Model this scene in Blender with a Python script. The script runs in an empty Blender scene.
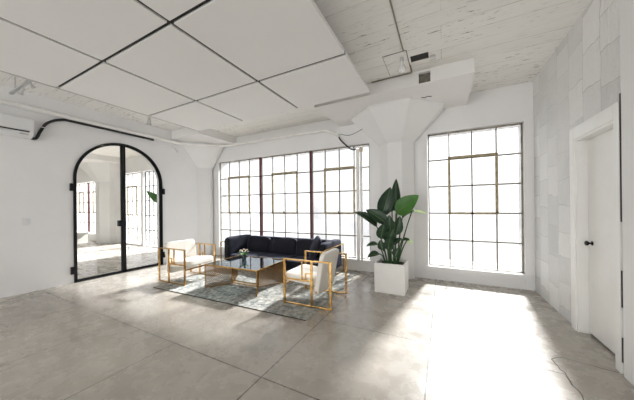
import bpy, bmesh, math, random
from mathutils import Vector, Matrix, noise
random.seed(7)
C = bpy.context.scene.collection
PI = math.pi
V = Vector

# ------------------------------------------------------------------ materials
def new_mat(name):
    m = bpy.data.materials.new(name); m.use_nodes = True
    nt = m.node_tree
    b = nt.nodes['Principled BSDF']
    return m, nt, b
def N(nt, t, **k):
    n = nt.nodes.new(t)
    for a, v in k.items():
        if a in n.inputs.keys(): n.inputs[a].default_value = v
        else: setattr(n, a, v)
    return n
def coords(nt, scale=(1,1,1), rot=(0,0,0), world=True, loc=(0,0,0)):
    if world: o = N(nt, 'ShaderNodeNewGeometry').outputs['Position']
    else: o = N(nt, 'ShaderNodeTexCoord').outputs['Object']
    mp = N(nt, 'ShaderNodeMapping'); mp.inputs['Scale'].default_value = scale
    mp.inputs['Rotation'].default_value = rot; mp.inputs['Location'].default_value = loc
    nt.links.new(o, mp.inputs['Vector']); return mp.outputs[0]
def noise_tex(nt, vec, scale, detail=4, rough=.6):
    n = N(nt, 'ShaderNodeTexNoise'); n.inputs['Scale'].default_value = scale
    n.inputs['Detail'].default_value = detail; n.inputs['Roughness'].default_value = rough
    nt.links.new(vec, n.inputs['Vector']); return n.outputs['Fac']
def ramp(nt, fac, stops):
    r = N(nt, 'ShaderNodeValToRGB'); e = r.color_ramp.elements
    while len(e) < len(stops): e.new(.5)
    for i, (p, c) in enumerate(stops):
        e[i].position = p
        e[i].color = (c, c, c, 1) if isinstance(c, (int, float)) else (*c, 1)
    nt.links.new(fac, r.inputs['Fac']); return r.outputs['Color']
def mix(nt, a, b, fac, mode='MIX'):
    m = N(nt, 'ShaderNodeMix', data_type='RGBA', blend_type=mode)
    for s, v in ((6, a), (7, b), (0, fac)):
        if hasattr(v, 'default_value') or hasattr(v, 'links'): nt.links.new(v, m.inputs[s])
        elif s == 0: m.inputs[0].default_value = v
        else: m.inputs[s].default_value = (*v, 1)
    return m.outputs[2]
def bump(nt, b, h, strength=.3, dist=.01, prev=None):
    n = N(nt, 'ShaderNodeBump'); n.inputs['Strength'].default_value = strength
    n.inputs['Distance'].default_value = dist
    nt.links.new(h, n.inputs['Height'])
    if prev is not None: nt.links.new(prev, n.inputs['Normal'])
    nt.links.new(n.outputs[0], b.inputs['Normal']); return n.outputs[0]
def math_n(nt, op, a, b=None):
    m = N(nt, 'ShaderNodeMath', operation=op)
    for i, v in ((0, a), (1, b)):
        if v is None: continue
        if isinstance(v, (int, float)): m.inputs[i].default_value = v
        else: nt.links.new(v, m.inputs[i])
    return m.outputs[0]
def simple(name, col, rough=.5, metal=0, var=.06, nscale=6, bmp=0, bscale=60, spec=None):
    m, nt, b = new_mat(name)
    v = coords(nt, world=False)
    f = noise_tex(nt, v, nscale)
    lo = tuple(max(0, c*(1-var)) for c in col); hi = tuple(min(1, c*(1+var)) for c in col)
    nt.links.new(ramp(nt, f, [(.3, lo), (.7, hi)]), b.inputs['Base Color'])
    b.inputs['Roughness'].default_value = rough; b.inputs['Metallic'].default_value = metal
    if spec is not None: b.inputs['Specular IOR Level'].default_value = spec
    if bmp: bump(nt, b, noise_tex(nt, v, bscale, 3), bmp, .004)
    return m

def plaster(name, col=(.80,.80,.785)):
    m, nt, b = new_mat(name); v = coords(nt)
    f = noise_tex(nt, v, 1.3, 5)
    nt.links.new(ramp(nt, f, [(.3, tuple(c*.95 for c in col)), (.7, col)]), b.inputs['Base Color'])
    b.inputs['Roughness'].default_value = .6
    bump(nt, b, noise_tex(nt, v, 9, 5), .15, .01)
    return m
def block_wall(name):
    m, nt, b = new_mat(name); v = coords(nt)
    # blocks laid on the y/z plane of the right hand wall
    sx = N(nt, 'ShaderNodeSeparateXYZ'); nt.links.new(v, sx.inputs[0])
    cb = N(nt, 'ShaderNodeCombineXYZ'); nt.links.new(sx.outputs[1], cb.inputs[1]); nt.links.new(sx.outputs[2], cb.inputs[0])
    wob = noise_tex(nt, v, 2.2, 3)
    wv = N(nt, 'ShaderNodeVectorMath', operation='MULTIPLY_ADD')
    wc = N(nt, 'ShaderNodeCombineXYZ'); nt.links.new(wob, wc.inputs[0]); nt.links.new(wob, wc.inputs[1])
    nt.links.new(wc.outputs[0], wv.inputs[0]); wv.inputs[1].default_value = (.16,.12,0); nt.links.new(cb.outputs[0], wv.inputs[2])
    br = N(nt, 'ShaderNodeTexBrick'); nt.links.new(wv.outputs[0], br.inputs['Vector'])
    br.offset = .42; br.squash = .8; br.squash_frequency = 3
    for k, x in (('Scale', 1), ('Mortar Size', .007), ('Mortar Smooth', .9), ('Bias', 0), ('Brick Width', .40), ('Row Height', .33)): br.inputs[k].default_value = x
    br.inputs['Color1'].default_value = (.60,.605,.60,1); br.inputs['Color2'].default_value = (.84,.84,.83,1); br.inputs['Mortar'].default_value = (.50,.50,.49,1)
    patch = noise_tex(nt, v, 1.1, 4)
    c = mix(nt, br.outputs['Color'], (.78,.78,.77), ramp(nt, patch, [(.42, 0.05), (.62, .6)]))
    # pits and scuffs where the paint is broken
    pit = noise_tex(nt, v, 34, 3, .7)
    msk = math_n(nt, 'MULTIPLY', ramp(nt, pit, [(.66, 0), (.70, 1)]), ramp(nt, noise_tex(nt, v, 1.7, 2), [(.5, 0), (.62, 1)]))
    c = mix(nt, c, (.30,.30,.28), math_n(nt, 'MULTIPLY', msk, .7))
    nt.links.new(c, b.inputs['Base Color']); b.inputs['Roughness'].default_value = .5
    p = bump(nt, b, br.outputs['Fac'], -1, .02)
    p = bump(nt, b, noise_tex(nt, coords(nt, (1,1,.35)), 26, 4), .7, .03, p)
    bump(nt, b, noise_tex(nt, v, 3.5, 3), .35, .03, p)
    return m
def board_ceiling(name):
    m, nt, b = new_mat(name); v = coords(nt)
    br = N(nt, 'ShaderNodeTexBrick'); nt.links.new(v, br.inputs['Vector'])
    br.offset = .37
    for k, x in (('Scale', 1), ('Mortar Size', .0045), ('Mortar Smooth', .6), ('Bias', 0), ('Brick Width', 5.2), ('Row Height', .235)): br.inputs[k].default_value = x
    br.inputs['Color1'].default_value = (.80,.785,.755,1); br.inputs['Color2'].default_value = (.85,.84,.815,1); br.inputs['Mortar'].default_value = (.42,.40,.36,1)
    base = mix(nt, br.outputs['Color'], (.83,.82,.795), ramp(nt, noise_tex(nt, coords(nt, (1, 3, 1)), 1.6, 4), [(.42, 0), (.58, .85)]))
    st = noise_tex(nt, coords(nt, (2.2, 14, 1)), 2.4, 5, .7)
    reg = noise_tex(nt, v, 1.0, 2)
    pits = math_n(nt, 'MULTIPLY', ramp(nt, st, [(.59, 0), (.635, 1)]), ramp(nt, reg, [(.42, .2), (.58, 1)]))
    c = mix(nt, base, (.13,.115,.09), math_n(nt, 'MULTIPLY', pits, .85))
    grain = noise_tex(nt, coords(nt, (1, 22, 1)), 1.5, 4)
    c = mix(nt, c, (.72,.71,.68), ramp(nt, grain, [(.5, 0), (.75, .5)]))
    nt.links.new(c, b.inputs['Base Color']); b.inputs['Roughness'].default_value = .75
    p = bump(nt, b, br.outputs['Fac'], -1, .02)
    bump(nt, b, noise_tex(nt, coords(nt, (1, 9, 1)), 5, 5), .35, .012, p)
    return m
def concrete_floor(name):
    m, nt, b = new_mat(name); v = coords(nt)
    n1 = noise_tex(nt, v, .55, 6, .62); n2 = noise_tex(nt, v, 4.5, 6, .7); n3 = noise_tex(nt, v, 1.5, 4, .6)
    c = ramp(nt, n1, [(.3, (.30,.268,.232)), (.52, (.40,.368,.322)), (.75, (.51,.475,.42))])
    c = mix(nt, c, (.19,.165,.14), ramp(nt, n3, [(.45, 0), (.8, .30)]))
    c = mix(nt, c, (.46,.44,.41), ramp(nt, n2, [(.35, 0), (.85, .30)]))
    sp = noise_tex(nt, v, 60, 2, .5)
    c = mix(nt, c, (.10,.09,.08), math_n(nt, 'MULTIPLY', ramp(nt, sp, [(.71, 0), (.74, .8)]), ramp(nt, noise_tex(nt, v, 1.9, 2), [(.45, 0), (.6, 1)])))
    # saw cut joints on a 1.15 m grid
    sx = N(nt, 'ShaderNodeSeparateXYZ'); nt.links.new(v, sx.inputs[0])
    X_, Y_ = sx.outputs[0], sx.outputs[1]
    def cut(out, off, w=.0065): return math_n(nt, 'LESS_THAN', math_n(nt, 'ABSOLUTE', math_n(nt, 'ADD', out, -off)), w)
    near = math_n(nt, 'LESS_THAN', Y_, 1.575); right = math_n(nt, 'GREATER_THAN', X_, -1.34)
    j = math_n(nt, 'MAXIMUM', cut(X_, -.13), cut(X_, -1.345))
    for q in (-2.49, -3.55, -4.7, -5.85): j = math_n(nt, 'MAXIMUM', j, math_n(nt, 'MULTIPLY', cut(X_, q, .0055), near))
    for q in (1.575, .40, -.8, -2.0, -3.2): j = math_n(nt, 'MAXIMUM', j, cut(Y_, q))
    stop = math_n(nt, 'MULTIPLY', right, math_n(nt, 'LESS_THAN', X_, .89))
    for q in (2.72, 3.92): j = math_n(nt, 'MAXIMUM', j, math_n(nt, 'MULTIPLY', cut(Y_, q, .0055), stop if q < 3 else right))
    c = mix(nt, c, (.07,.062,.055), math_n(nt, 'MULTIPLY', j, .85))
    nt.links.new(c, b.inputs['Base Color'])
    r = ramp(nt, n2, [(.3, .2), (.75, .36)]); nt.links.new(r, b.inputs['Roughness'])
    b.inputs['Specular IOR Level'].default_value = .6
    p = bump(nt, b, j, -.4, .004)
    bump(nt, b, noise_tex(nt, v, 7, 4), .05, .01, p)
    return m
def rug_mat(name):
    m, nt, b = new_mat(name); v = coords(nt, world=False)
    w = N(nt, 'ShaderNodeTexVoronoi'); w.inputs['Scale'].default_value = 11; nt.links.new(v, w.inputs['Vector'])
    n = noise_tex(nt, v, 13, 6, .75); n2 = noise_tex(nt, v, 1.6, 4, .6); n3 = noise_tex(nt, v, 45, 3, .7)
    c = ramp(nt, n, [(.38, (.10,.125,.125)), (.5, (.46,.46,.43)), (.62, (.76,.74,.68))])
    c = mix(nt, c, (.17,.20,.20), ramp(nt, w.outputs['Distance'], [(.3, 0), (.55, .5)]))
    c = mix(nt, c, (.46,.44,.40), ramp(nt, n2, [(.45, 0), (.7, .6)]))
    c = mix(nt, c, (.16,.15,.14), ramp(nt, n3, [(.5, 0), (.72, .55)]))
    nt.links.new(c, b.inputs['Base Color']); b.inputs['Roughness'].default_value = .95
    b.inputs['Specular IOR Level'].default_value = .1
    bump(nt, b, n3, .6, .006)
    return m
def front_only(nt, fac):
    g = N(nt, 'ShaderNodeNewGeometry')
    return math_n(nt, 'MULTIPLY', fac, math_n(nt, 'SUBTRACT', 1, g.outputs['Backfacing']))
def pane_mat(name, dirt=.12, tint=(1,1,1), frost=0):
    m, nt, b = new_mat(name); nt.nodes.remove(b)
    out = nt.nodes['Material Output']; v = coords(nt)
    f = noise_tex(nt, v, 1.4, 4)
    tr = N(nt, 'ShaderNodeBsdfTransparent')
    nt.links.new(ramp(nt, f, [(.35, tuple(c*(1-dirt) for c in tint)), (.65, tint)]), tr.inputs['Color'])
    gl = N(nt, 'ShaderNodeBsdfGlossy'); gl.inputs['Roughness'].default_value = .03
    fr = N(nt, 'ShaderNodeFresnel'); fr.inputs['IOR'].default_value = 1.45
    if frost:
        tl = N(nt, 'ShaderNodeBsdfTranslucent'); tl.inputs['Color'].default_value = (.93,.95,.95,1)
        m0 = N(nt, 'ShaderNodeMixShader'); m0.inputs[0].default_value = frost
        nt.links.new(tr.outputs[0], m0.inputs[1]); nt.links.new(tl.outputs[0], m0.inputs[2]); tr = m0
    mx = N(nt, 'ShaderNodeMixShader'); nt.links.new(front_only(nt, fr.outputs[0]), mx.inputs[0]); nt.links.new(tr.outputs[0], mx.inputs[1]); nt.links.new(gl.outputs[0], mx.inputs[2])
    nt.links.new(mx.outputs[0], out.inputs['Surface']); return m
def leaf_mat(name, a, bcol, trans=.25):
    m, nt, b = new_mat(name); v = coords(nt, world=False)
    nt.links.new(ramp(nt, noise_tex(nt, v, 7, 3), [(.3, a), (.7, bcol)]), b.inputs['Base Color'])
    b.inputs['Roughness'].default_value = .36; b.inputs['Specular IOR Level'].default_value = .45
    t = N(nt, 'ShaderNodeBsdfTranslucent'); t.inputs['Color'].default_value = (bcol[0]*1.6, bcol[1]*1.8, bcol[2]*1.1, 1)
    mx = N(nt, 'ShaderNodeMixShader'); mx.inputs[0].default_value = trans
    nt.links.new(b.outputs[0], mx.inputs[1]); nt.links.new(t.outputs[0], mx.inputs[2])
    nt.links.new(mx.outputs[0], nt.nodes['Material Output'].inputs['Surface'])
    bump(nt, b, noise_tex(nt, coords(nt, (1,1,14), world=False), 9, 2), .2, .003)
    return m
M = dict(
    plaster=plaster('white_plaster', (.81,.81,.815)), rough_white=plaster('painted_concrete', (.80,.80,.80)), blocks=block_wall('painted_blocks'),
    ceiling=board_ceiling('board_marked_concrete'), slab=plaster('slab_paint', (.79,.785,.775)), floor=concrete_floor('polished_concrete'),
    rug=rug_mat('faded_rug'), panel=simple('panel_white', (.80,.795,.785), .85, var=.015, nscale=.8),
    black=simple('black_steel', (.007,.008,.010), .45, 0, spec=.25), rail=simple('dark_rail', (.012,.010,.009), .6),
    muntin=simple('weathered_steel', (.24,.22,.18), .55, .1, .4, 9), sash=simple('ochre_sash', (.36,.30,.19), .5, .1, .4, 12),
    red=simple('oxblood_mullion', (.10,.035,.035), .5, .1, .3),
    glass=pane_mat('clear_pane'), bright=pane_mat('bright_pane', .1, (.62,.625,.63)), frosted=pane_mat('hazy_pane', .14, (.66,.67,.68)), milky=pane_mat('milky_pane', .14, (.57,.575,.58)), doorglass=pane_mat('door_pane', .03, (.93,.94,.94)),
    wood_white=simple('white_gloss_paint', (.83,.83,.81), .35, var=.02), knob=simple('black_knob', (.012,.012,.012), .25, .2),
    brass=simple('brushed_brass', (.66,.40,.135), .2, 1, .35, 22), bronze=simple('bronze_mesh', (.40,.24,.12), .3, 1, .2, 10), leather=simple('ivory_leather', (.84,.81,.75), .42, var=.03, bmp=.15),
    navy=simple('ink_velvet', (.009,.010,.016), .8, var=.25, nscale=5, bmp=.3, bscale=120, spec=.25),
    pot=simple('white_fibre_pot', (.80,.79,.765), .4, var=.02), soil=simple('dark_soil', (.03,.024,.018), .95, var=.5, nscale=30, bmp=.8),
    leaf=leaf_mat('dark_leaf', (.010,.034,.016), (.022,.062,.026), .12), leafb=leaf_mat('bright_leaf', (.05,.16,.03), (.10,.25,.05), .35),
    leafp=leaf_mat('pale_leaf', (.45,.55,.4), (.75,.8,.65), .3), stemp=simple('pale_midrib', (.16,.26,.09), .45), stem=simple('leaf_stem', (.035,.09,.03), .45),
    pipe=simple('painted_pipe', (.80,.795,.775), .4), cable=simple('black_rubber', (.012,.012,.013), .55),
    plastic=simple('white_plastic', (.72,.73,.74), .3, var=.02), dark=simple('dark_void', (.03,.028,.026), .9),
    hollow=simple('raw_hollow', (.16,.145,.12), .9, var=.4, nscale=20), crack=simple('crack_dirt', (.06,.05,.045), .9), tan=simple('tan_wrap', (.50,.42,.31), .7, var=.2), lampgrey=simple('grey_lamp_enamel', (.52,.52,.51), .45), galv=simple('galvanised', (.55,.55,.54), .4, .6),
    petal=simple('cream_petal', (.85,.80,.66), .7), petal2=simple('blush_petal', (.80,.55,.45), .7), bulb=simple('frosted_bulb', (.7,.7,.69), .2),
)
M['navy'].node_tree.nodes['Principled BSDF'].inputs['Sheen Weight'].default_value = .15
M['navy'].node_tree.nodes['Principled BSDF'].inputs['Sheen Tint'].default_value = (.45,.5,.8,1)
# smoked glass of the coffee table
m_, nt_, b_ = new_mat('smoked_glass'); nt_.nodes.remove(b_)
tr_ = N(nt_, 'ShaderNodeBsdfTransparent'); tr_.inputs['Color'].default_value = (.34,.39,.40,1)
gl_ = N(nt_, 'ShaderNodeBsdfGlossy'); gl_.inputs['Roughness'].default_value = .015; gl_.inputs['Color'].default_value = (.80,.86,.90,1)
lw_ = N(nt_, 'ShaderNodeFresnel'); lw_.inputs['IOR'].default_value = 1.62
mx_ = N(nt_, 'ShaderNodeMixShader'); nt_.links.new(front_only(nt_, lw_.outputs[0]), mx_.inputs[0]); nt_.links.new(tr_.outputs[0], mx_.inputs[1]); nt_.links.new(gl_.outputs[0], mx_.inputs[2])
nt_.links.new(mx_.outputs[0], nt_.nodes['Material Output'].inputs['Surface']); M['smoked'] = m_

# ------------------------------------------------------------------ mesh helpers
class MB:
    def __init__(s): s.bm = bmesh.new()
    def box(s, lo, hi, bev=0, mat=None):
        lo, hi = V(lo), V(hi); c = (lo+hi)/2; d = hi-lo
        T = Matrix.Translation(c) @ Matrix.Diagonal((abs(d.x), abs(d.y), abs(d.z), 1))
        if mat: T = mat @ T
        r = bmesh.ops.create_cube(s.bm, size=1, matrix=T)
        if bev:
            es = list({e for v in r['verts'] for e in v.link_edges})
            bmesh.ops.bevel(s.bm, geom=es, offset=bev, segments=2, affect='EDGES', profile=.6)
        return s
    def bar(s, a, b, w, h=None, up=(0,0,1), bev=0):
        a, b = V(a), V(b); h = h or w; d = (b-a); L = d.length; z = d.normalized(); up = V(up)
        if abs(z.dot(up)) > .98: up = V((0,1,0))
        x = up.cross(z).normalized(); y = z.cross(x)
        T = Matrix((x, y, z)).transposed().to_4x4(); T.translation = (a+b)/2
        return s.box((-w/2, -h/2, -L/2), (w/2, h/2, L/2), bev, T)
    def tube(s, pts, r, n=10, cap=True):
        pts = [V(p) for p in pts]; rings = []; prev = None
        rr = r if isinstance(r, (list, tuple)) else [r]*len(pts)
        for i, p in enumerate(pts):
            t = (pts[min(i+1, len(pts)-1)] - pts[max(i-1, 0)]).normalized()
            if prev is None:
                u = V((0,0,1)) if abs(t.z) < .9 else V((1,0,0))
                x = u.cross(t).normalized()
            else: x = (prev - t*prev.dot(t)).normalized()
            prev = x; y = t.cross(x)
            rings.append([s.bm.verts.new(p + (x*math.cos(2*PI*k/n) + y*math.sin(2*PI*k/n))*rr[i]) for k in range(n)])
        for a, b in zip(rings, rings[1:]):
            for k in range(n): s.bm.faces.new((a[k], a[(k+1) % n], b[(k+1) % n], b[k]))
        if cap: s.bm.faces.new(rings[0][::-1]); s.bm.faces.new(rings[-1])
        return s
    def lathe(s, prof, c=(0,0,0), n=24, T=None):
        c = V(c); rings = []
        for r, z in prof:
            rings.append([s.bm.verts.new((T @ V((r*math.cos(2*PI*k/n), r*math.sin(2*PI*k/n), z)) if T else V((r*math.cos(2*PI*k/n), r*math.sin(2*PI*k/n), z))) + c) for k in range(n)])
        for a, b in zip(rings, rings[1:]):
            for k in range(n): s.bm.faces.new((a[k], a[(k+1) % n], b[(k+1) % n], b[k]))
        s.bm.faces.new(rings[0][::-1]); s.bm.faces.new(rings[-1]); return s
    def loft(s, polys):      # list of same-length 3D loops
        R = [[s.bm.verts.new(p) for p in P] for P in polys]; n = len(R[0])
        for a, b in zip(R, R[1:]):
            for k in range(n): s.bm.faces.new((a[k], a[(k+1) % n], b[(k+1) % n], b[k]))
        s.bm.faces.new(R[0][::-1]); s.bm.faces.new(R[-1]); return s
    def soft(s, c, half, k=6, n=12, T=None, pinch=0, sag=0, wr=0, seed=0):   # rounded cushion
        old = set(s.bm.verts); r = bmesh.ops.create_cube(s.bm, size=2)
        vs = r['verts']; es = list({e for v in vs for e in v.link_edges})
        g = bmesh.ops.subdivide_edges(s.bm, edges=es, cuts=n, use_grid_fill=True)
        allv = [v for v in s.bm.verts if v not in old]
        for v in allv:
            u = v.co.copy(); L = (abs(u.x)**k + abs(u.y)**k + abs(u.z)**k)**(1/k)
            q = u/L
            if pinch:
                f = (1-abs(q.x)**3*pinch)*(1-abs(q.z)**3*pinch); q.y *= f
                e = 1 + .08*pinch*(abs(q.x)*abs(q.z)) ; q.x *= e; q.z *= e
            p = V((q.x*half[0], q.y*half[1], q.z*half[2]))
            if wr:
                nn = noise.noise_vector(p*6 + V((seed*3.1, 0, seed)))
                p += nn*wr
            p = (T @ p if T else p) + V(c); v.co = p
        return s
    def build(s, name, mat, parent=None, smooth=False, loc=None, flat_angle=None):
        bmesh.ops.recalc_face_normals(s.bm, faces=s.bm.faces)
        me = bpy.data.meshes.new(name)
        if loc is not None:
            for v in s.bm.verts: v.co -= V(loc)
        s.bm.to_mesh(me); s.bm.free()
        me.materials.append(M[mat] if isinstance(mat, str) else mat)
        if smooth:
            for p in me.polygons: p.use_smooth = True
            me.set_sharp_from_angle(angle=R(40 if flat_angle is None else flat_angle))
        o = bpy.data.objects.new(name, me); C.objects.link(o)
        if loc is not None: o.location = loc
        if parent: o.parent = parent
        return o
def R(d): return math.radians(d)
def tag(o, label=None, cat=None, group=None, kind=None):
    if label: o['label'] = label
    if cat: o['category'] = cat
    if group: o['group'] = group
    if kind: o['kind'] = kind
    return o
def empty(name, loc=(0,0,0), rz=0, label=None, cat=None, group=None, kind=None):
    o = bpy.data.objects.new(name, None); C.objects.link(o); o.location = loc; o.rotation_euler = (0,0,rz); o.empty_display_size = .1
    return tag(o, label, cat, group, kind)
def copy_tree(o, parent=None):
    c = o.copy(); C.objects.link(c); c.parent = parent
    for ch in [x for x in C.objects if x.parent == o]: copy_tree(ch, c)
    return c
def struct(mb, name, mat, parent=None, smooth=False):
    o = mb.build(name, mat, parent, smooth)
    if not parent: o['kind'] = 'structure'
    return o
def smooth_path(pts, n=6):     # Catmull-Rom
    P = [V(p) for p in pts]; P = [P[0]] + P + [P[-1]]; out = []
    for i in range(1, len(P)-2):
        for k in range(n):
            t = k/n; a, b, c, d = P[i-1:i+3]
            out.append(.5*((2*b) + (c-a)*t + (2*a-5*b+4*c-d)*t*t + (3*b-a-3*c+d)*t**3))
    out.append(P[-2]); return out
def holed(axis, lo, hi, holes, t0, t1):
    """slab in the plane normal to axis, rectangle lo..hi with rectangular holes (u0,u1,v0,v1)"""
    us = sorted({lo[0], hi[0], *[h[0] for h in holes], *[h[1] for h in holes]})
    mb = MB()
    for a, b in zip(us, us[1:]):
        um = (a+b)/2; cuts = sorted([(h[2], h[3]) for h in holes if h[0] < um < h[1]]); v = lo[1]; segs = []
        for c, d in cuts:
            if c > v: segs.append((v, c))
            v = d
        if hi[1] > v: segs.append((v, hi[1]))
        for c, d in segs:
            if axis == 'y': mb.box((a, t0, c), (b, t1, d))
            elif axis == 'x': mb.box((t0, a, c), (t1, b, d))
            else: mb.box((a, c, t0), (b, d, t1))
    return mb

# ------------------------------------------------------------------ room shell
LX, RX, BY, CZ = -6.25, 1.32, 5.14, 3.4
REAR = -5.0; FARX = -18.0
struct(MB().box((FARX, REAR, -.3), (3.4, 7.2, 0)), 'floor', 'floor')
floor = bpy.data.objects['floor']
# ceiling with one broken-out pocket
hole = (-.375, -.15, 3.50, 3.67)
ceil = struct(holed('z', (FARX, REAR), (RX+.3, BY), [hole], CZ, CZ+.3), 'ceiling', 'ceiling')
MB().box((hole[0], hole[2], CZ+.015), (hole[1], hole[3], CZ+.03)).build('pocket_back', 'dark', ceil)  # shallow dark plug, the hole's inner shade put into its colour
# drop slabs over the columns (thickened ceiling)
dh = (-.305, -.145, 3.21, 3.365)
sl = holed('y', (-2.05, 3.2), (.40, CZ), [dh], 3.93, 4.05); sl.box((-2.05, 4.05, 3.2), (.40, BY, CZ))
sl.build('drop_slab', 'slab', ceil)
MB().box((dh[0], 3.985, dh[2]), (dh[1], 4.0, dh[3])).build('pocket_back', 'hollow', ceil)
MB().box((LX, 3.93, 3.2), (-5.2, BY, CZ)).build('drop_slab', 'slab', ceil)
MB().box((-13.7, 3.93, 3.2), (-11.2, BY, CZ)).build('drop_slab', 'slab', ceil)
ex = MB()
for i in range(3): ex.bar((-.30+.05*i, 4.42+.03*(i % 2), 3.197), (-.25+.05*i, 4.45-.03*(i % 2), 3.197), .012, .008)
ex.build('chipped_patch', 'dark', ceil)

WIN = [(-5.94, -1.38, .24, 2.75), (-.255, 1.195, .24, 2.765), (-9.95, -8.3, .02, 2.8), (-11.45, -10.1, .05, 2.8), (-15.9, -13.1, .3, 2.65)]
struct(holed('y', (FARX, 0), (RX+.3, CZ), WIN, BY, BY+.35), 'wall_back', 'rough_white')
DY0, DY1 = 3.115, 3.70
struct(holed('x', (REAR, 0), (BY, CZ), [(2.98, 3.72, 0, 2.14)], RX, RX+.3), 'wall_right', 'blocks')
# left wall with an arched opening
AY0, AY1, ASP = 2.02, 3.66, 2.0; AR = (AY1-AY0)/2; AYC = (AY0+AY1)/2
mb = MB()
for x in (0,):
    mb.box((LX-.2, REAR, 0), (LX, AY0, CZ)); mb.box((LX-.2, AY1, 0), (LX, BY, CZ))
    n = 28
    for i in range(n):
        a0 = PI - PI*i/n; a1 = PI - PI*(i+1)/n
        y0, z0 = AYC+AR*math.cos(a0), ASP+AR*math.sin(a0); y1, z1 = AYC+AR*math.cos(a1), ASP+AR*math.sin(a1)
        mb.loft([[(LX-.2, y0, z0), (LX-.2, y1, z1), (LX-.2, y1, CZ), (LX-.2, y0, CZ)], [(LX, y0, z0), (LX, y1, z1), (LX, y1, CZ), (LX, y0, CZ)]])
struct(mb, 'wall_left', 'plaster')
# rear wall with unseen windows added for fill, far wall of the neighbouring room
RWIN = [(-5.9, -3.5, .3, 2.9), (-3.1, -.9, .3, 2.9), (-.5, 1.0, .3, 2.9), (-10.6, -7.6, .3, 2.9)]
struct(holed('y', (FARX, 0), (RX+.3, CZ), RWIN, REAR-.3, REAR), 'wall_rear', 'rough_white')
struct(MB().box((FARX-.3, REAR, 0), (FARX, BY, CZ)), 'wall_far', 'plaster')
struct(MB().box((1.285, 1.2, 0), (RX, 2.885, CZ), .006), 'trim_1', 'rough_white')

# cracks in the floor slab
def crack(pts, w, name='floor_crack'):
    mb = MB()
    for a, b in zip(pts, pts[1:]):
        mb.bar((a[0], a[1], .0004), (b[0], b[1], .0004), w*random.uniform(.6, 1.5), .001)
    mb.build(name, 'crack', floor)
def jag(a, b, n, amp):
    return [(a[0]+(b[0]-a[0])*i/n+(random.uniform(-amp, amp) if 0 < i < n else 0), a[1]+(b[1]-a[1])*i/n+(random.uniform(-amp, amp) if 0 < i < n else 0)) for i in range(n+1)]
crack(jag((.86, 1.9), (.89, 2.74), 16, .012) + jag((.87, 2.78), (.86, 2.93), 3, .02), .007)
crack(jag((.86, 2.93), (.95, 3.0), 3, .01) + jag((.97, 3.0), (1.28, 2.93), 9, .008), .006)

# ------------------------------------------------------------------ windows
def window(idx, units, z0, z1, y, rows=5, cols=4, sash=None, post='red', wide=False, label=None, dark=False, glass='glass'):
    w = empty('window_%d' % idx, (0,0,0), kind='structure', label=label)
    x0, x1 = units[0][0], units[-1][1]
    fr = MB(); t = .022; d = .03
    for a, b, c, e in ((x0, x1, z0, z0+t), (x0, x1, z1-t, z1), (x0, x0+t, z0, z1), (x1-t, x1, z0, z1)):
        fr.box((a, y-d/2, c), (b, y+d/2, e))
    fr.build('window_frame', 'black' if dark else 'muntin', w)
    for (a, b), (c, e) in zip(units, units[1:]):
        MB().box((b-.012, y-.04, z0), (c+.012, y+.03, z1), .003).build('mullion', post, w)
    H = z1-z0
    for ui, (a, b) in enumerate(units):
        mu = MB(); cw = (b-a)/cols; rh = H/rows; mt = .0125
        zs = [z0+rh*i for i in range(1, rows)]; xs = [a+cw*i for i in range(1, cols)]
        for z in zs: mu.box((a, y-.012, z-mt), (b, y+.012, z+mt))
        for x in xs: mu.box((x-mt*.8, y-.012, z0), (x+mt*.8, y+.012, z1))
        mu.build('glazing_bars', 'black' if dark else 'muntin', w)
        if sash:
            c0, c1, r0, r1 = sash; sx0, sx1, sz0, sz1 = a+cw*c0, a+cw*c1, z0+rh*r0, z0+rh*r1+.025
            s = MB(); t2 = .021
            for p in ((sx0-t2, sx1+t2, sz0-t2, sz0+t2), (sx0-t2, sx1+t2, sz1-t2, sz1+t2), (sx0-t2, sx0+t2, sz0, sz1), (sx1-t2, sx1+t2, sz0, sz1)):
                s.box((p[0], y-.038, p[2]), (p[1], y-.010, p[3]), .003)
            so = s.build('vent_sash', 'sash', w)
            xm = (sx0+sx1)/2
            MB().box((xm-.02, y-.07, sz0-.012), (xm+.02, y-.036, sz0+.012), .003).box((xm-.006, y-.085, sz0-.01), (xm+.006, y-.06, sz0+.05), .002).build('sash_latch', 'black', so)
        MB().box((a+.005, y+.014, z0+.01), (b-.005, y+.0142, z1-.01)).build('glass_pane', glass if isinstance(glass, str) else glass[ui], w)
    return w
WY = 5.2
m1, m2 = -4.37, -2.82
w1 = window(1, [(-5.93, m1-.02), (m1+.02, m2-.02), (m2+.02, -1.385)], .25, 2.745, WY, 5, 4, (1, 3, 2, 4), label='wide steel sash window of three bays behind the sofa', glass=('frosted', 'frosted', 'milky'))
MB().box((-5.96, BY-.035, .20), (-1.36, WY-.02, .25), .006).build('window_sill', 'rough_white', w1)
w2 = window(2, [(-.25, 1.19)], .25, 2.76, WY, 5, 4, (1, 3, 2, 4), label='tall steel window in the right-hand bay beside the block wall', glass='bright')
MB().box((-.33, BY-.045, .17), (1.27, WY-.02, .25), .006).build('window_sill', 'rough_white', w2)
mb = MB(); mb.box((-.34, BY-.02, .1), (-.255, BY+.02, 2.85)).box((1.195, BY-.02, .1), (1.29, BY+.02, 2.85)).box((-.255, BY-.02, 2.765), (1.195, BY+.02, 2.85)).build('window_casing', 'rough_white', w2)
window(3, [(-9.9, -9.1), (-9.06, -8.32)], .05, 2.78, WY, 5, 3, None, 'black', dark=True, label='dark framed window at the right of the room beyond the arch')
window(4, [(-11.42, -10.13)], .08, 2.78, WY, 5, 4, (1, 3, 2, 4), label='narrow steel window left of the dark one beyond the arch')
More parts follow.
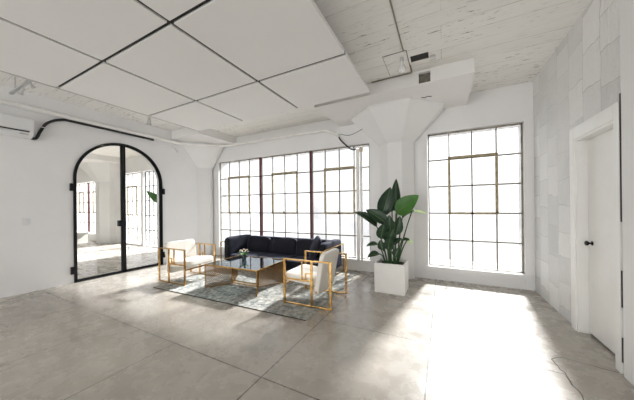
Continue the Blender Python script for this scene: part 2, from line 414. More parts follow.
window(5, [(-15.85, -14.5), (-14.46, -13.13)], .33, 2.62, WY, 5, 3, (1, 2, 2, 4), label='double steel window above the bench beyond the arch')
for i, q in enumerate(RWIN):
    window(6+i, [(q[0]+.02, q[1]-.02)], q[2]+.02, q[3]-.02, REAR-.1, 5, 5, (1, 3, 2, 4), label='unseen steel window added to the rear wall for fill daylight')

# ------------------------------------------------------------------ columns
def octagon(c, a, z, sx=1):
    k = .41421*a
    return [(c[0]+x, c[1]+y, z) for x, y in ((-k, -a), (k, -a), (a, -k), (a, k), (k, a), (-k, a), (-a, k), (-a, -k))]
def clip_y(P, ymax): return [(x, min(y, ymax), z) for x, y, z in P]
col = empty('column', (-.815, BY, 0), label='white concrete column with flared capital between the two windows, behind the potted plant', cat='column')
def rel(P, o): return [(x-o[0], y-o[1], z-o[2]) for x, y, z in P]
o3 = (-.815, BY, 0); cc = (-.815, 5.16)
MB().loft([rel(clip_y(octagon(cc, .32, 0), BY-.003), o3), rel(clip_y(octagon(cc, .32, 2.62), BY-.003), o3)]).build('shaft', 'rough_white', col)
MB().loft([rel(clip_y(octagon(cc, .32, 2.62), BY-.003), o3), rel(clip_y(octagon(cc, .84, 3.16), BY-.003), o3), rel(clip_y(octagon(cc, .84, 3.2), BY-.003), o3)]).build('capital', 'rough_white', col)
col2 = empty('column', (LX, BY, 0), label='white corner column with flared capital where the arch wall meets the window wall', cat='column')
e_ = .003
sh = [(LX+e_, 4.66), (-6.08, 4.935), (-6.12, 5.08), (-6.19, BY-e_), (LX+e_, BY-e_)]
tp = [(LX+e_, 4.22), (-5.68, 4.86), (-5.64, 5.0), (-5.68, BY-e_), (LX+e_, BY-e_)]
o4 = (LX, BY, 0)
L2 = lambda P, z: rel([(x, y, z) for x, y in P], o4)
MB().loft([L2(sh, 0), L2(sh, 2.56)]).build('shaft', 'rough_white', col2)
MB().loft([L2(sh, 2.56), L2(tp, 3.14), L2(tp, 3.2)]).build('capital', 'rough_white', col2)
col3 = empty('column', (-12.46, BY, 0), label='white concrete column seen through the left leaf of the arched door', cat='column')
o5 = (-12.46, BY, 0); c5 = (-12.46, 5.16)
MB().loft([rel(clip_y(octagon(c5, .42, 0), BY-.003), o5), rel(clip_y(octagon(c5, .42, 2.5), BY-.003), o5)]).build('shaft', 'rough_white', col3)
MB().loft([rel(clip_y(octagon(c5, .42, 2.5), BY-.003), o5), rel(clip_y(octagon(c5, .9, 3.2), BY-.003), o5)]).build('capital', 'rough_white', col3)

# ------------------------------------------------------------------ right-hand door
d1 = empty('door_1', (0,0,0), kind='structure', label='white flush door with black knob in the painted block wall')
fr = MB()
fr.box((1.288, 3.70, 0), (RX, 3.80, 2.24), .004); fr.box((1.288, 2.925, 0), (RX, 3.0, 2.24), .004); fr.box((1.288, 3.0, 2.11), (RX, 3.70, 2.24), .004)
fr.box((1.30, 3.68, 0), (1.55, 3.72, 2.14)); fr.box((1.30, 2.98, 0), (1.55, 3.02, 2.14)); fr.box((1.30, 3.02, 2.09), (1.55, 3.68, 2.14))
fr.build('door_frame', 'wood_white', d1)
lf = MB().box((1.39, 3.022, .02), (1.43, 3.678, 2.088), .002).build('door_leaf', 'wood_white', d1)
kb = MB(); T = Matrix.Rotation(R(-90), 3, 'Y')
kb.lathe([(.022, 0), (.024, .004), (.010, .008), (.009, .022), (.018, .03), (.026, .04), (.024, .052), (.012, .058)], (1.39, 3.60, .985), 16, T)
kb.build('door_knob', 'knob', lf, True)
# solid dark strips painting the shade of the gap beside the frame
for z0, z1 in ((1.25, 2.3), (.55, .85), (.1, .3)):
    MB().box((1.293, 2.888, z0), (1.32, 2.922, z1)).build('gap_shade', 'dark', bpy.data.objects['wall_right'])
struct(MB().box((1.62, 2.6, 0), (2.4, 4.2, CZ)), 'wall_hall', 'plaster')

# ------------------------------------------------------------------ arched steel and glass double door
d2 = empty('door_2', (0,0,0), kind='structure', label='tall arched double door of black steel and clear glass in the left wall')
X0 = LX+.005
def arch_ring(mb, r0, r1, x0, x1, a_from=0, a_to=PI, n=32, yc=AYC, zs=ASP):
    L = []
    for i in range(n+1):
        a = a_from + (a_to-a_from)*i/n; c, s_ = math.cos(a), math.sin(a)
        L.append([(x0, yc+r0*c, zs+r0*s_), (x1, yc+r0*c, zs+r0*s_), (x1, yc+r1*c, zs+r1*s_), (x0, yc+r1*c, zs+r1*s_)])
    mb.loft(L)
fr = MB(); arch_ring(fr, AR-.014, AR+.008, X0-.06, X0+.02)
fr.box((X0-.06, AY0-.008, 0), (X0+.02, AY0+.014, ASP)); fr.box((X0-.06, AY1-.014, 0), (X0+.02, AY1+.008, ASP))
fr.build('door_frame', 'black', d2)
for side, nm in ((-1, 'left'), (1, 'right')):
    lf = empty('door_leaf'); lf.parent = d2
    xx0, xx1 = X0-.045, X0-.005; ro = AR-.017; ri = ro-.028; st = MB()
    ys = AYC + side*.006
    a0, a1 = (PI/2+.01, PI) if side < 0 else (0, PI/2-.01)
    arch_ring(st, ri, ro, xx0, xx1, a0, a1, 18)
    yo, yi = AYC+side*ro, AYC+side*ri
    st.box((xx0, min(yo, yi), .012), (xx1, max(yo, yi), ASP))
    st.box((xx0, min(ys, ys+side*.038), .012), (xx1, max(ys, ys+side*.038), ASP+ro-.003))
    st.box((xx0, min(ys, yo), .012), (xx1, max(ys, yo), .052))
    st.build('leaf_frame', 'black', lf)
    g = MB(); P = [(ys+side*.02, .03)]; 
    P.append((AYC+side*(ri+.01), .03)); k = 18
    for i in range(k+1):
        a = (PI/2-.03)*i/k; P.append((AYC+side*(ri+.01)*math.cos(a), ASP+(ri+.01)*math.sin(a)))
    P.append((ys+side*.02, ASP+ri))
    g.loft([[(X0-.029, y, z) for y, z in P], [(X0-.023, y, z) for y, z in P]])
    g.build('glass_pane', 'doorglass', lf)
    for zz in (.17, 1.75):
        y_ = AY0-.058 if side < 0 else AY1+.012
        MB().box((X0-.003, y_, zz), (X0+.035, y_+.05, zz+.14), .004).build('hinge', 'black', lf)
    if side < 0:
        MB().box((X0-.06, AYC-.10, 1.02), (X0+.03, AYC+.035, 1.15), .004).build('lock_box', 'black', lf)
    else:
        MB().tube(smooth_path([(X0+.0, AYC+.035, .62), (X0+.03, AYC+.05, .60), (X0+.035, AYC+.07, .54), (X0+.03, AYC+.06, .47)]), .008).build('pull_handle', 'galv', lf, True)
st = MB().box((X0-.2, AY0, 0), (X0+.02, AY1, .012)).build('threshold', 'black', d2)

# ------------------------------------------------------------------ suspended ceiling panels and rails
xsP = [-4.77, -3.475, -2.21, -.955]; ysP = [3.62, 2.585, 1.39, .20]; gp = .019; PZ = 3.10
rown = ['front row nearest the windows', 'middle row', 'row nearest the camera']; coln = ['on the arch-wall side', 'in the centre column', 'on the bare-ceiling side']
k = 0
for r_ in range(3):
    for c_ in range(3):
        a, b = xsP[c_]+(gp if c_ else 0), xsP[c_+1]-(gp if c_ < 2 else 0)
        y1, y0 = ysP[r_]-(gp if r_ else 0), ysP[r_+1]+gp
        ctr = ((a+b)/2, (y0+y1)/2, PZ)
        o = MB().box((a, y0, PZ), (b, y1, PZ+.045), .004).build('ceiling_panel', 'panel', None, loc=ctr)
        tag(o, 'white suspended ceiling panel, %s, %s' % (rown[r_], coln[c_]), 'ceiling panel', 'white panels hung below the ceiling')
gr = empty('ceiling_grid', (-2.86, 1.91, PZ), label='black suspension grid showing as dark seams between the hung ceiling panels', cat='ceiling grid')
for x in xsP[1:3]:
    MB().box((x+2.86-.015, -1.70, .014), (x+2.86+.015, 1.70, .05)).build('long_rail', 'rail', gr)
    for y in (-1.1, .1, 1.3): MB().tube([(x+2.86, y, .05), (x+2.86, y, .3)], .006, 6).build('hanger', 'rail', gr)
for y in ysP[1:3]: MB().box((-1.90, y-1.91-.014, .016), (1.90, y-1.91+.014, .048)).build('cross_rail', 'rail', gr)

# ------------------------------------------------------------------ pipes and cables
p = MB().tube([(LX+.06, -3, 3.12), (LX+.06, 4.12, 3.12)], .04, 10)
tag(p.build('conduit_pipe', 'pipe', None, True), 'straight white pipe running high along the left wall above the arch', 'pipe')
pts = smooth_path([(LX+.08, 4.13, 3.12), (-5.75, 4.70, 3.14), (-5.45, 5.0, 3.165), (-5.0, 5.07, 3.17), (-3.6, 5.07, 3.165), (-2.6, 5.07, 3.15), (-2.3, 5.07, 3.12), (-2.05, 5.07, 2.98)])
tag(MB().tube(pts, .035, 10).build('conduit_pipe', 'pipe', None, True), 'bent white pipe passing over the wide window and round the corner column', 'pipe')
pts = smooth_path([(LX+.035, 1.47, 2.62), (LX+.035, 1.535, 2.63), (LX+.035, 1.585, 2.76), (LX+.035, 1.67, 2.93), (LX+.035, 1.85, 3.045), (LX+.04, 2.1, 3.06), (LX+.04, 3.46, 3.06)])
hs = MB().tube(pts, .022, 10).build('black_hose', 'cable', None, True); tag(hs, 'thick black insulated hose curving up from the air conditioner along the left wall', 'hose')
MB().box((LX, 1.585, 2.83), (LX+.06, 1.66, 2.845), .002).build('pipe_clamp', 'plastic', hs)
pts = smooth_path([(-2.03, 5.03, 2.93), (-1.98, 5.05, 2.85), (-1.82, 5.05, 2.69), (-1.72, 5.03, 2.62), (-1.64, 5.02, 2.62)])
tag(MB().tube(pts, .016, 8).build('black_hose', 'cable', None, True), 'short black hose drooping across the top corner of the wide window', 'hose')
pts = smooth_path([(-2.0, 5.05, 3.0), (-1.8, 5.0, 2.93), (-1.6, 4.9, 2.93), (-1.42, 4.85, 2.98)])
tag(MB().tube(pts, .005, 6).build('thin_cable', 'cable', None, True), 'thin dark cable looping from the pipe bend to the middle capital', 'cable')
vp = MB().tube([(-1.545, 5.075, 2.63), (-1.545, 5.075, .253)], .026, 10).build('riser_pipe', 'pipe', None, True); tag(vp, 'white and tan riser pipe standing in front of the last window bay', 'pipe')
MB().tube([(-1.62, 5.08, 2.62), (-1.62, 5.08, .253)], .034, 10).build('pipe_lagging', 'pipe', vp, True)
MB().lathe([(.03, 0), (.042, .02), (.042, .07), (.03, .1)], (-1.545, 5.075, 2.56), 12).build('pipe_joint', 'tan', vp, True)
pp = MB().tube([(-.44, -2, CZ-.012), (-.435, 3.31, CZ-.012)], .008, 8)
tag(pp.build('conduit_pipe', 'muntin', None, True), 'thin grey conduit running along the bare ceiling to the bare bulb', 'pipe')
pp = MB().tube([(-1.0, 3.905, CZ-.014), (-.41, 3.905, CZ-.014), (-.392, 3.88, CZ-.014), (-.392, 3.69, CZ-.014)], .009, 8)
tag(pp.build('conduit_pipe', 'muntin', None, True), 'short grey conduit tight under the ceiling against the drop slab', 'pipe')

# ------------------------------------------------------------------ ceiling fittings
cl = empty('ceiling_lamp', (-.47, 3.44, CZ), label='bare bulb lamp on a white plate on the concrete ceiling', cat='lamp')
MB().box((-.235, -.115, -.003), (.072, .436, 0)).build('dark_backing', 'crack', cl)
MB().box((-.228, -.108, -.012), (.065, .43, -.003), .002).build('mounting_plate', 'ceiling', cl)
MB().lathe([(.022, -.022), (.024, -.06), (.018, -.07)], (0,0,0), 12).build('lamp_holder', 'galv', cl, True)
MB().lathe([(.014, -.065), (.018, -.09), (.045, -.15), (.055, -.18), (.045, -.21), (.01, -.225)], (0,0,0), 16).build('bulb', 'bulb', cl, True)
jb = MB().box((-.135, 3.60, CZ-.04), (-.07, 3.66, CZ), .006).build('junction_box', 'galv', None); tag(jb, 'small grey junction box on the ceiling beside the broken-out pocket', 'junction box')

def spot_head(parent, base, aim, s=1):
    a = V(base); d = V(aim).normalized()
    q = d.to_track_quat('Z', 'Y').to_matrix()
    return MB().lathe([(.02*s, -.05*s), (.028*s, -.04*s), (.03*s, .03*s), (.05*s, .10*s), (.052*s, .115*s), (.044*s, .115*s), (.03*s, .06*s)], a, 16, q).build('lamp_head', 'lampgrey', parent, True)
MB().tube([(-4.80+2.86, .25-1.91, .008), (-4.80+2.86, 3.66-1.91, .008)], .012, 8).build('edge_conduit', 'galv', gr, True)
tl = empty('track_spotlight', (-5.35, 1.2, CZ), label='grey two-headed spotlight on a cross arm above the air conditioner', cat='spotlight')
MB().box((-.55, -.022, -.22), (.50, .022, -.195), .003).build('cross_arm', 'galv', tl)
for dx in (-.35, .35): MB().tube([(dx, 0, -.195), (dx, 0, 0)], .007, 8).build('stem', 'galv', tl, True)
spot_head(tl, (-.02, 0, -.27), (-.5, -.2, -.7), .62); spot_head(tl, (.30, 0, -.255), (-.3, .5, -.6), .5)
sp = empty('track_spotlight', (-4.87, 2.64, CZ), label='small single white spotlight hanging at the panel edge above the arched door', cat='spotlight')
MB().tube([(0, 0, 0), (0, 0, -.30)], .008, 8).build('stem', 'galv', sp, True)
spot_head(sp, (0, 0, -.34), (-.1, 0, -1), .8)

# ------------------------------------------------------------------ left wall fittings
ac = empty('air_conditioner', (LX, 1.02, 2.60), label='white wall-mounted air conditioner at the far left above the light switch', cat='air conditioner')
MB().loft([[(0, y, .31), (0, y, .0), (.12, y, .0), (.19, y, .06), (.215, y, .12), (.215, y, .29), (.20, y, .31)] for y in (-.44, .45)]).build('casing', 'plastic', ac)
MB().box((.02, -.43, .075), (.2145, .4, .092)).build('air_slot', 'dark', ac)
MB().loft([[(.218, y, .28), (.212, y, .28), (.212, y, .10), (.218, y, .10)] for y in (-.43, .44)]).build('front_panel', 'plastic', ac)
MB().loft([[(.125, y, -.004), (.19, y, .052), (.195, y, .048), (.13, y, -.01)] for y in (-.42, .26)]).build('louvre', 'plastic', ac)
MB().box((.16, .30, .03), (.185, .40, .055), .003).build('display', 'galv', ac)
sw = empty('light_switch', (LX, 1.42, 1.2), label='small white light switch plate on the left wall beside the arched door', cat='light switch')
MB().box((0, -.045, -.06), (.009, .045, .06), .003).build('plate', 'plastic', sw)
MB().box((.009, -.016, -.033), (.014, .016, .033), .002).build('rocker', 'plastic', sw)
ck = empty('wall_clip', (LX, 4.02, 2.94), label='small wire clip dangling high on the wall between arch and corner column', cat='clip')
MB().tube([(.005, -.05, .05), (.02, 0, 0), (.012, .04, -.02), (.02, .06, -.06)], .007, 6).build('wire', 'galv', ck, True)
MB().box((0, -.07, .03), (.02, -.03, .07), .003).build('plate', 'pipe', ck)

# ------------------------------------------------------------------ bench and plant beyond the arch
bn = empty('bench', (-14.35, 4.55, 0), label='long low white bench under the double window beyond the arch', cat='bench')
MB().box((-1.3, -.2, .40), (1.1, .2, .46), .006).build('seat', 'wood_white', bn)
for x in (-1.25, .98): MB().box((x, -.18, 0), (x+.07, .18, .40), .004).build('leg', 'wood_white', bn)

# leaf builder: blade from base to tip with fold, droop and tapering width
def leaf_mb(base, tip, width, nrm=(0,-1,0), fold=.25, droop=.05, n=12, m=4, split=0, wave=.0):
    base, tip = V(base), V(tip); ax = tip-base; L = ax.length; ax.normalize(); nr = V(nrm); nr = (nr-ax*nr.dot(ax)).normalized(); sd = ax.cross(nr)
    mb = MB(); rows = []
    for i in range(n+1):
        t = i/n; w = width/2*(math.sin(PI*min(1, t**.8))**.75)*(1.05-.15*t) if 0 < t < 1 else .002
        cen = base + ax*L*t - nr*droop*L*(4*(t-.45)**2-.8) 
        row = []
        for j in range(-m, m+1):
            u = j/m; off = abs(u)
            rag = 1 - (split*(.5+.5*math.sin(i*2.9)) if off > .8 else 0)
            p = cen + sd*w*u*rag + nr*(fold*w*off*off + wave*w*math.sin(i*1.7+j)*off)
            row.append(mb.bm.verts.new(p))
        rows.append(row)
    for a, b in zip(rows, rows[1:]):
        for j in range(2*m): mb.bm.faces.new((a[j], a[j+1], b[j+1], b[j]))
    # give the blade real thickness
    bmesh.ops.recalc_face_normals(mb.bm, faces=mb.bm.faces)
    bmesh.ops.solidify(mb.bm, geom=mb.bm.faces[:], thickness=.0018)
    return mb
def add_leaf(root, base, tip, width, root_pt, mat='leaf', **k):
    lf = leaf_mb(base, tip, width, **k).build('leaf', mat, root, True, flat_angle=60)
    b = V(base); r0 = V(root_pt); t = V(tip)
    if width > .1:     # pale midrib lying on the fold of the blade
        nr = V(k.get('nrm', (0,-1,0))); ax = (t-b); Ln = ax.length; ax.normalize(); nr = (nr-ax*nr.dot(ax)).normalized(); dr = k.get('droop', .05)
        MB().tube([b+ax*Ln*q/8 - nr*dr*Ln*(4*(q/8-.45)**2-.8) + nr*.002 for q in range(9)], [.0045*(1-.09*q) for q in range(9)], 6).build('midrib', 'stemp', lf, True)
    mid = r0.lerp(b, .55) + V((0,0,.05)); end = b.lerp(t, .12)
    MB().tube(smooth_path([r0, mid, b, end], 5), [.011]*6+[.009]*5+[.006]*4+[.004], 8).build('stem', 'stem', root, True)
    return lf

# camera model, used only to read positions of the plant's leaves off the photograph
cf, cyaw, crol, ccy, CH = 244.57, .475464, -.010656, 206.76, 1.4
Fv = V((-math.sin(cyaw), math.cos(cyaw), 0)); Rt = V((math.cos(cyaw), math.sin(cyaw), 0)); Up = Rt.cross(Fv)
rv = Rt*math.cos(crol)+Up*math.sin(crol); uv = -Rt*math.sin(crol)+Up*math.cos(crol)
def at(px, py, y):
    d = Fv + rv*(px-317)/cf + uv*(ccy-py)/cf; t = y/d.y
    return V((0,0,CH)) + d*t

plant = empty('potted_plant', (-.775, 4.225, 0), label='tall broad-leaved potted plant in a square white planter before the middle column', cat='potted plant')
mb = MB(); hw, ht, wl = .235, .475, .025
mb.box((-hw, -hw, 0), (hw, hw, .03))
for a in ((-hw, -hw, hw, -hw+wl), (-hw, hw-wl, hw, hw), (-hw, -hw+wl, -hw+wl, hw-wl), (hw-wl, -hw+wl, hw, hw-wl)): mb.box((a[0], a[1], .03), (a[2], a[3], ht))
mb.build('planter', 'pot', plant)
s = MB().soft((0, 0, .40), (hw-wl-.002, hw-wl-.002, .035), 10, 8, wr=.008); s.build('soil', 'soil', plant, True)
PO = V(plant.location)
def PL(bp, tp, w, y0=4.2, y1=4.2, root_=(0, 0), mat='leaf', **k):
    b = at(bp[0], bp[1], y0)-PO; t = at(tp[0], tp[1], y1)-PO
    return add_leaf(plant, b, t, w*1.28, (root_[0], root_[1], .42), mat, **k)
PL((382, 216), (390.5, 187), .205, 4.18, 4.22, (-.03, -.02), nrm=(.25, -1, .1), fold=.35)
PL((397, 213), (396, 178.5), .13, 4.27, 4.30, (.03, .05), nrm=(-.1, -1, 0), fold=.5)
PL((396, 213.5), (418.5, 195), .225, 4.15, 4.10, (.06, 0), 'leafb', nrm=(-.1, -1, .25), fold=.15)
PL((377, 227), (354.5, 211.5), .15, 4.1, 4.0, (-.06, -.03), nrm=(.3, -.7, .8), fold=.6, droop=.1, split=.25)
PL((387, 224), (366, 209.5), .17, 4.05, 4.0, (-.03, -.06), nrm=(.2, -.9, .6), fold=.5, droop=.06)
PL((391, 233), (389, 215), .14, 4.05, 4.0, (.0, -.05), nrm=(0, -1, .2), fold=.3)
PL((396, 235), (400, 216), .13, 4.06, 4.05, (.05, -.04), nrm=(.2, -1, .1), fold=.4)
PL((392, 212), (390, 197), .10, 4.3, 4.33, (.02, .08), nrm=(.1, -1, 0), fold=.4)
PL((381, 239), (384, 223), .14, 4.05, 4.0, (-.05, -.06), nrm=(.1, -1, .1), fold=.4)
PL((402, 219), (414, 211), .08, 4.1, 4.05, (.08, .02), nrm=(0, -.6, .9), fold=.5, droop=.12)
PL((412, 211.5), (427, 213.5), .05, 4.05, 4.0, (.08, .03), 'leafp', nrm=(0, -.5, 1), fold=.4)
PL((378, 244.5), (366, 246), .08, 4.05, 4.0, (-.08, -.05), nrm=(0, -.6, .8), fold=.5, droop=.1)
PL((379.5, 254), (367, 257.5), .10, 4.0, 3.95, (-.07, -.1), nrm=(0, -.6, .8), fold=.5, droop=.12)
PL((388, 250), (390, 237), .13, 4.0, 3.95, (0, -.08), nrm=(.1, -1, .2), fold=.35)
PL((393, 244), (402, 238.5), .08, 4.05, 4.0, (.05, -.05), nrm=(0, -.8, .6), fold=.4)
PL((395, 257), (398.5, 248), .10, 4.0, 4.0, (.08, -.07), nrm=(0, -1, .3), fold=.4)
PL((402, 240), (410, 240), .05, 4.0, 3.98, (.08, -.02), nrm=(0, -.7, .8), fold=.4, droop=.12)
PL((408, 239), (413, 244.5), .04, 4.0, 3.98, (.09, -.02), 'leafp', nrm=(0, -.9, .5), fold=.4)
PL((387, 243), (394, 229), .14, 4.02, 3.98, (.02, -.06), nrm=(.1, -1, .2), fold=.4)
PL((383, 250), (380, 240), .10, 4.0, 4.0, (-.04, -.09), nrm=(0, -1, .2), fold=.4)
# a second plant whose leaf shows through the right-hand leaf of the arched door
pl2 = empty('potted_plant', (-7.55, 4.87, 0), label='tall green plant just past the right jamb of the arched door', cat='potted plant')
MB().lathe([(.15, 0), (.2, .02), (.22, .38), (.2, .38), (.18, .33)], (0,0,0), 20).build('planter', 'pot', pl2, True)
P2 = V(pl2.location)
add_leaf(pl2, at(161, 203, 4.72)-P2, at(146.5, 191, 4.32)-P2, .24, (0, 0, .33), 'leafb', nrm=(.3, -.8, .7))
add_leaf(pl2, (.06, 0, 1.25), (.45, .05, 1.75), .22, (.02, 0, .33), 'leaf', nrm=(0, -1, .4))
add_leaf(pl2, (.02, -.03, 1.2), (.05, -.1, 1.9), .22, (0, .03, .33), 'leaf', nrm=(0, -1, 0))

# ------------------------------------------------------------------ rug
rg = MB(); W_, D_ = 3.05, 2.42; nx, ny = 60, 48; top = []
for i in range(nx+1):
    row = []
    for j in range(ny+1):
        x, y = W_*(i/nx-.5), D_*(j/ny-.5)
        if i == nx: x += .018*math.sin(j*.55)+.012*math.sin(j*1.3)
        cr = max(0, abs(x)-W_/2+.10)**2 + max(0, abs(y)-D_/2+.10)**2
        z = .010 + .0012*noise.noise(V((x*3, y*3, 0)))
        row.append(rg.bm.verts.new((x, y, z)))
    top.append(row)
for i in range(nx):
    for j in range(ny): rg.bm.faces.new((top[i][j], top[i+1][j], top[i+1][j+1], top[i][j+1]))
r_ = bmesh.ops.extrude_face_region(rg.bm, geom=rg.bm.faces[:])
for v in r_['geom']:
    if isinstance(v, bmesh.types.BMVert): v.co.z = .0005
rug = rg.build('rug', 'rug', None); rug.location = (-3.07, 3.77, 0); rug.rotation_euler = (0, 0, R(1.6))
tag(rug, 'faded grey-blue patterned rug lying under the coffee table and sofa', 'rug')
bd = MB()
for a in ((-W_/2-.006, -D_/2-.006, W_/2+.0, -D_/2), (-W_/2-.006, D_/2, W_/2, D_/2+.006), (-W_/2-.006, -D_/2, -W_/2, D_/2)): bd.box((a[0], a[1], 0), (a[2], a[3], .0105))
bd.build('edge_shade', 'soil', rug)  # dark strips that paint the thin shadow line along the rug edge
RZ = .0118

# ------------------------------------------------------------------ armchairs (front faces local -X)
def make_chair(loc, rz, label):
    t = empty('armchair', loc, rz, label, 'armchair', 'ivory armchairs with brass frames facing the coffee table')
    xf, xm, xr, xi = -.36, .08, .36, -.07; hwid = .335; H = .645; w, h = .033, .018
    for s_ in (-1, 1):
        y = s_*hwid; f = empty('side_frame'); f.parent = t
        MB().box((xf-w/2, y-h/2, 0), (xf+w/2, y+h/2, H), .002).build('leg', 'brass', f)
        MB().box((xr-w/2, y-h/2, 0), (xr+w/2, y+h/2, H), .002).build('leg', 'brass', f)
        MB().box((xm-w/2, y-h/2, .016), (xm+w/2, y+h/2, H-.02), .002).build('post', 'brass', f)
        MB().box((xf+w/2, y-h/2, 0), (xr-w/2, y+h/2, .018), .002).build('floor_bar', 'brass', f)
        MB().box((xf-.004+w/2, y-.014, H-.018), (xr-w/2, y+.014, H), .002).build('arm_rail', 'brass', f)
        b = MB().box((xf+w/2, y-h/2, .345), (xm-w/2, y+h/2, .365), .002)
        b.box((xi-.009, y-h/2, .365), (xi+.009, y+h/2, H-.018), .002).box((xi+.05, y-h/2, .365), (xi+.066, y+h/2, .46), .002)
        b.box((xi+.066, y-h/2, .45), (xm-w/2, y+h/2, .466), .002)
        b.build('bracket', 'brass', f)
    # cross bars
    MB().box((xf-w/2, -hwid+.008, .262), (xf+w/2, hwid-.008, .284), .002).build('cross_bar', 'brass', t)
    # seat: upholstered slab sloping to the back
    T = Matrix.Rotation(R(5), 3, 'Y')
    MB().soft((-.13, 0, .352), (.265, .312, .06), 8, 12, T, wr=.003).build('seat', 'leather', t, True)
    a = R(10.8); T = Matrix.Rotation(a, 3, 'Y')
    MB().soft((.178, 0, .445), (.040, .312, .295), 10, 12, T, wr=.003, seed=2).build('backrest', 'leather', t, True)
    MB().box((.13, -hwid+.008, .20), (.15, hwid-.008, .216), .002).build('back_rail', 'brass', t)
    return t
chairR = make_chair((-1.72, 3.30, RZ), R(2.5), 'ivory leather brass-framed armchair on the right, its back to the potted plant')
chairL = copy_tree(chairR); chairL.location = (-4.50, 3.13, RZ); chairL.rotation_euler = (0, 0, R(180+2)); chairL['label'] = 'ivory leather brass-framed armchair on the left in front of the arched door'

# ------------------------------------------------------------------ sofa
sf = empty('sofa', (-3.25, 4.50, RZ), 0, 'long ink-navy upholstered sofa with back cushions beneath the wide window', 'sofa')
S0, S1, SY0, SY1 = -1.31, 1.31, -.42, .42
MB().box((S0+.0, SY0, .12), (S1, SY1, .215), .015).build('base', 'navy', sf)
nS = 3; wS = (S1-S0-.28)/nS
for i in range(nS):
    x = S0+.14+wS*(i+.5)
    MB().soft((x, -.08, .25), (wS/2-.004, .345, .068), 7, 12, wr=.005, seed=i).build('seat_cushion', 'navy', sf, True)
MB().soft((0, .36, .405), (S1, .075, .26), 8, 14, wr=.004).build('backrest', 'navy', sf, True)
for s_ in (-1, 1):
    MB().soft((s_*(S1-.065), 0, .425), (.075, .42, .275), 7, 12, wr=.004, seed=5+s_).build('armrest', 'navy', sf, True)
T = Matrix.Rotation(R(-12), 3, 'X')
xb = [(-1.145, -.46), (-.45, .30), (.31, 1.10)]
for i, (a, b) in enumerate(xb):
    MB().soft(((a+b)/2, 0.20, .468), ((b-a)/2, .105, .215), 5, 12, T, pinch=.35, wr=.012, seed=i+10).build('back_cushion', 'navy', sf, True)
fr = MB()
for s_ in (-1, 1):
    x = s_*(S1+.022); w = .018
    fr.box((x-w/2, -.50, 0), (x+w/2, -.475, .60), .002); fr.box((x-w/2, .42, 0), (x+w/2, .445, .60), .002)
    fr.box((x-w/2, -.475, .582), (x+w/2, .42, .60), .002); fr.box((x-w/2, -.475, 0), (x+w/2, .42, .016), .002)
fr.box((S0-.02, -.40, .118), (S1+.02, -.375, .138), .002); fr.box((S0-.02, .375, .118), (S1+.02, .40, .138), .002)
fr.build('sofa_frame', 'brass', sf)
T = Matrix.Rotation(R(-50), 3, 'Z') @ Matrix.Rotation(R(-22), 3, 'X') @ Matrix.Rotation(R(8), 3, 'Y')
tag(MB().soft((0,0,0), (.235, .07, .23), 4, 12, T, pinch=.6, wr=.008, seed=21).build('throw_pillow', 'navy', None, True, loc=(0,0,0)), 'dark navy throw pillow leaning at the right end of the sofa', 'pillow')
tpil = bpy.data.objects['throw_pillow']; tpil.location = (-2.29, 4.34, .575)

# ------------------------------------------------------------------ coffee table
TZ = .41+RZ
ct = empty('coffee_table', (-3.15, 3.33, RZ+.003), R(2.5), 'low brass coffee table with smoked glass top and folded mesh legs on the rug', 'coffee table')
hx, hy, tt = .565, .43, .41
MB().box((-hx+.012, -hy+.012, tt-.012), (hx-.012, hy-.012, tt-.002)).build('glass_top', 'smoked', ct)
fr = MB()
for a in ((-hx, -hy, hx, -hy+.014), (-hx, hy-.014, hx, hy), (-hx, -hy+.014, -hx+.014, hy-.014), (hx-.014, -hy+.014, hx, hy-.014)): fr.box((a[0], a[1], tt-.024), (a[2], a[3], tt), .002)
fr.build('top_frame', 'brass', ct)
def mesh_panel(a, b, z0, z1, parent):
    a, b = V(a), V(b); L = (b-a).length; d = (b-a).normalized(); H = z1-z0; mb = MB(); t = .012
    P = lambda u, z: (a.x+d.x*u, a.y+d.y*u, z)
    mb.bar(P(0, z0), P(0, z1), t); mb.bar(P(L, z0), P(L, z1), t); mb.bar(P(0, z0+t/2), P(L, z0+t/2), t); mb.bar(P(0, z1-t/2), P(L, z1-t/2), t)
    mb.build('panel_frame', 'brass', parent)
    g = MB(); step = .026
    for sgn in (1, -1):
        c = -H
        while c < L+H:
            pts = []
            u0, w0 = (c, 0) if sgn > 0 else (c, H)
            # line u = c + t, z = t   (or z = H - t), clip u to 0..L
            t0 = max(0, -c); t1 = min(H, L-c)
            if t1 > t0+.004:
                z_a, z_b = (t0, t1) if sgn > 0 else (H-t0, H-t1)
                g.bar(P(c+t0, z0+z_a), P(c+t1, z0+z_b), 0.011, .003, up=(d.y, -d.x, 0))
            c += step*1.414
    g.build('mesh', 'bronze', parent)
ax = .275
for s_ in (-1, 1):
    lg = empty('folded_leg'); lg.parent = ct
    ap = (s_*(hx-ax), 0 if s_ > 0 else .0, 0)
    mesh_panel((s_*(hx-.008), -hy+.008, 0), (ap[0], -.06, 0), .0, tt-.026, lg)
    mesh_panel((s_*(hx-.008), hy-.06, 0), (ap[0], -.045, 0), .0, tt-.026, lg)
rl = MB()
rl.box((-hx+ax, -.065, .004), (hx-ax, -.05, .018), .002).box((-hx+ax, -.065, .055), (hx-ax, -.05, .067), .002)
for i in range(22):
    x = -hx+ax+.01+i*.0255; rl.box((x-.005, -.062, .017), (x+.005, -.053, .056))
rl.build('link_rail', 'brass', ct)
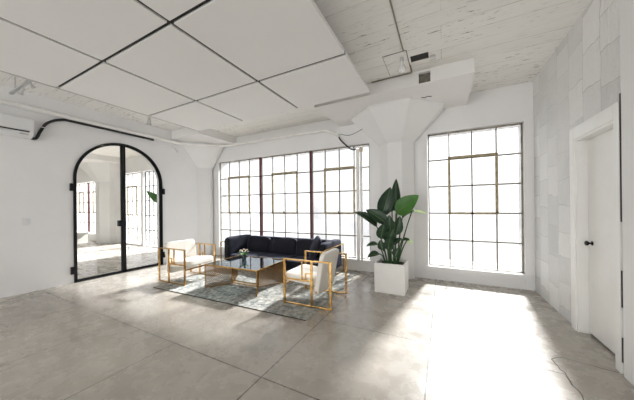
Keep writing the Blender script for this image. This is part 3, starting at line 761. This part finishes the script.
# flowers
vs = empty('flower_vase', (-3.33, 3.45, TZ+.004), 0, 'small glass vase of cream and blush flowers on the coffee table', 'vase'); vs.scale = (1.3, 1.3, 1.2)
MB().lathe([(.028, 0), (.034, .01), (.036, .05), (.03, .075), (.033, .08)], (0,0,0), 16).build('vase', 'smoked', vs, True)
rnd = random.Random(3)
for i in range(11):
    a = i*2.4; r = .018+.045*math.sqrt(i/11); c = V((r*math.cos(a)*1.1, r*math.sin(a), .115+.045*(1-(r/.065)**2)+rnd.uniform(-.01, .01)))
    fl = MB()
    for k in range(6):
        q = 2*PI*k/6; T = Matrix.Rotation(q, 3, 'Z') @ Matrix.Rotation(R(50), 3, 'Y')
        fl.soft(c+V((math.cos(q)*.010, math.sin(q)*.010, 0)), (.014, .010, .005), 3, 2, T)
    fl.soft(c+V((0,0,.004)), (.009, .009, .009), 2, 2)
    fl.build('flower', 'petal2' if i % 4 == 0 else 'petal', vs, True)
for i in range(6):
    a = i*1.05+.4; b = V((.02*math.cos(a), .02*math.sin(a), .07)); t = V((.085*math.cos(a), .085*math.sin(a), .10+.02*(i % 2)))
    leaf_mb(b, t, .03, nrm=(0,0,1), n=6, m=2).build('sprig', 'leafb', vs, True)

# ------------------------------------------------------------------ light
SUN_AZ, SUN_EL = R(8), R(37)
sd = V((math.sin(SUN_AZ)*math.cos(SUN_EL), math.cos(SUN_AZ)*math.cos(SUN_EL), math.sin(SUN_EL)))
L = bpy.data.lights.new('sun', 'SUN'); L.energy = 18; L.angle = R(5); L.color = (1, .98, .955)
lo = bpy.data.objects.new('sun', L); C.objects.link(lo); lo.rotation_euler = sd.to_track_quat('Z', 'Y').to_euler(); lo.location = (3, 12, 9)
w = bpy.data.worlds.new('hazy_sky'); bpy.context.scene.world = w; w.use_nodes = True; nt = w.node_tree
bg = nt.nodes['Background']
tc = N(nt, 'ShaderNodeTexCoord'); nm = N(nt, 'ShaderNodeVectorMath', operation='NORMALIZE'); nt.links.new(tc.outputs['Generated'], nm.inputs[0])
dp = N(nt, 'ShaderNodeVectorMath', operation='DOT_PRODUCT'); nt.links.new(nm.outputs[0], dp.inputs[0]); dp.inputs[1].default_value = sd
pw = math_n(nt, 'POWER', math_n(nt, 'MAXIMUM', dp.outputs['Value'], 0), 14)
st = math_n(nt, 'ADD', math_n(nt, 'MULTIPLY', pw, 6.0), 2.3)
sy_ = N(nt, 'ShaderNodeSeparateXYZ'); nt.links.new(nm.outputs[0], sy_.inputs[0])
st = math_n(nt, 'ADD', st, math_n(nt, 'MULTIPLY', math_n(nt, 'MAXIMUM', math_n(nt, 'MULTIPLY', sy_.outputs[1], -1), 0), 2.6))  # sky brightened behind the camera, added as fill for the room
bg.inputs['Color'].default_value = (1, .995, .995, 1); nt.links.new(st, bg.inputs['Strength'])
def portal(x0, x1, z0, z1, y, facing):
    l = bpy.data.lights.new('window_portal', 'AREA'); l.shape = 'RECTANGLE'; l.size = x1-x0; l.size_y = z1-z0; l.cycles.is_portal = True
    o = bpy.data.objects.new('window_portal', l); C.objects.link(o); o.location = ((x0+x1)/2, y, (z0+z1)/2)
    o.rotation_euler = (R(90), 0, 0) if facing > 0 else (R(-90), 0, 0)
for q in WIN: portal(*q, BY+.3, -1)
for q in RWIN: portal(*q, REAR-.28, 1)

# ------------------------------------------------------------------ camera
cam = bpy.data.cameras.new('camera'); co = bpy.data.objects.new('camera', cam); C.objects.link(co)
cam.sensor_width = 36; cam.sensor_fit = 'HORIZONTAL'; cam.lens = cf/634*36; cam.shift_y = (ccy-200)/634; cam.clip_start = .05
mt = Matrix((rv, uv, -Fv)).transposed().to_4x4(); mt.translation = (0, 0, CH); co.matrix_world = mt
sc = bpy.context.scene; sc.camera = co
sc.view_settings.view_transform = 'Standard'; sc.view_settings.look = 'None'; sc.view_settings.gamma = 1; sc.view_settings.use_curve_mapping = False
sc.view_settings.exposure = 0.70
sc.cycles.max_bounces = 14; sc.cycles.diffuse_bounces = 8; sc.cycles.transparent_max_bounces = 16
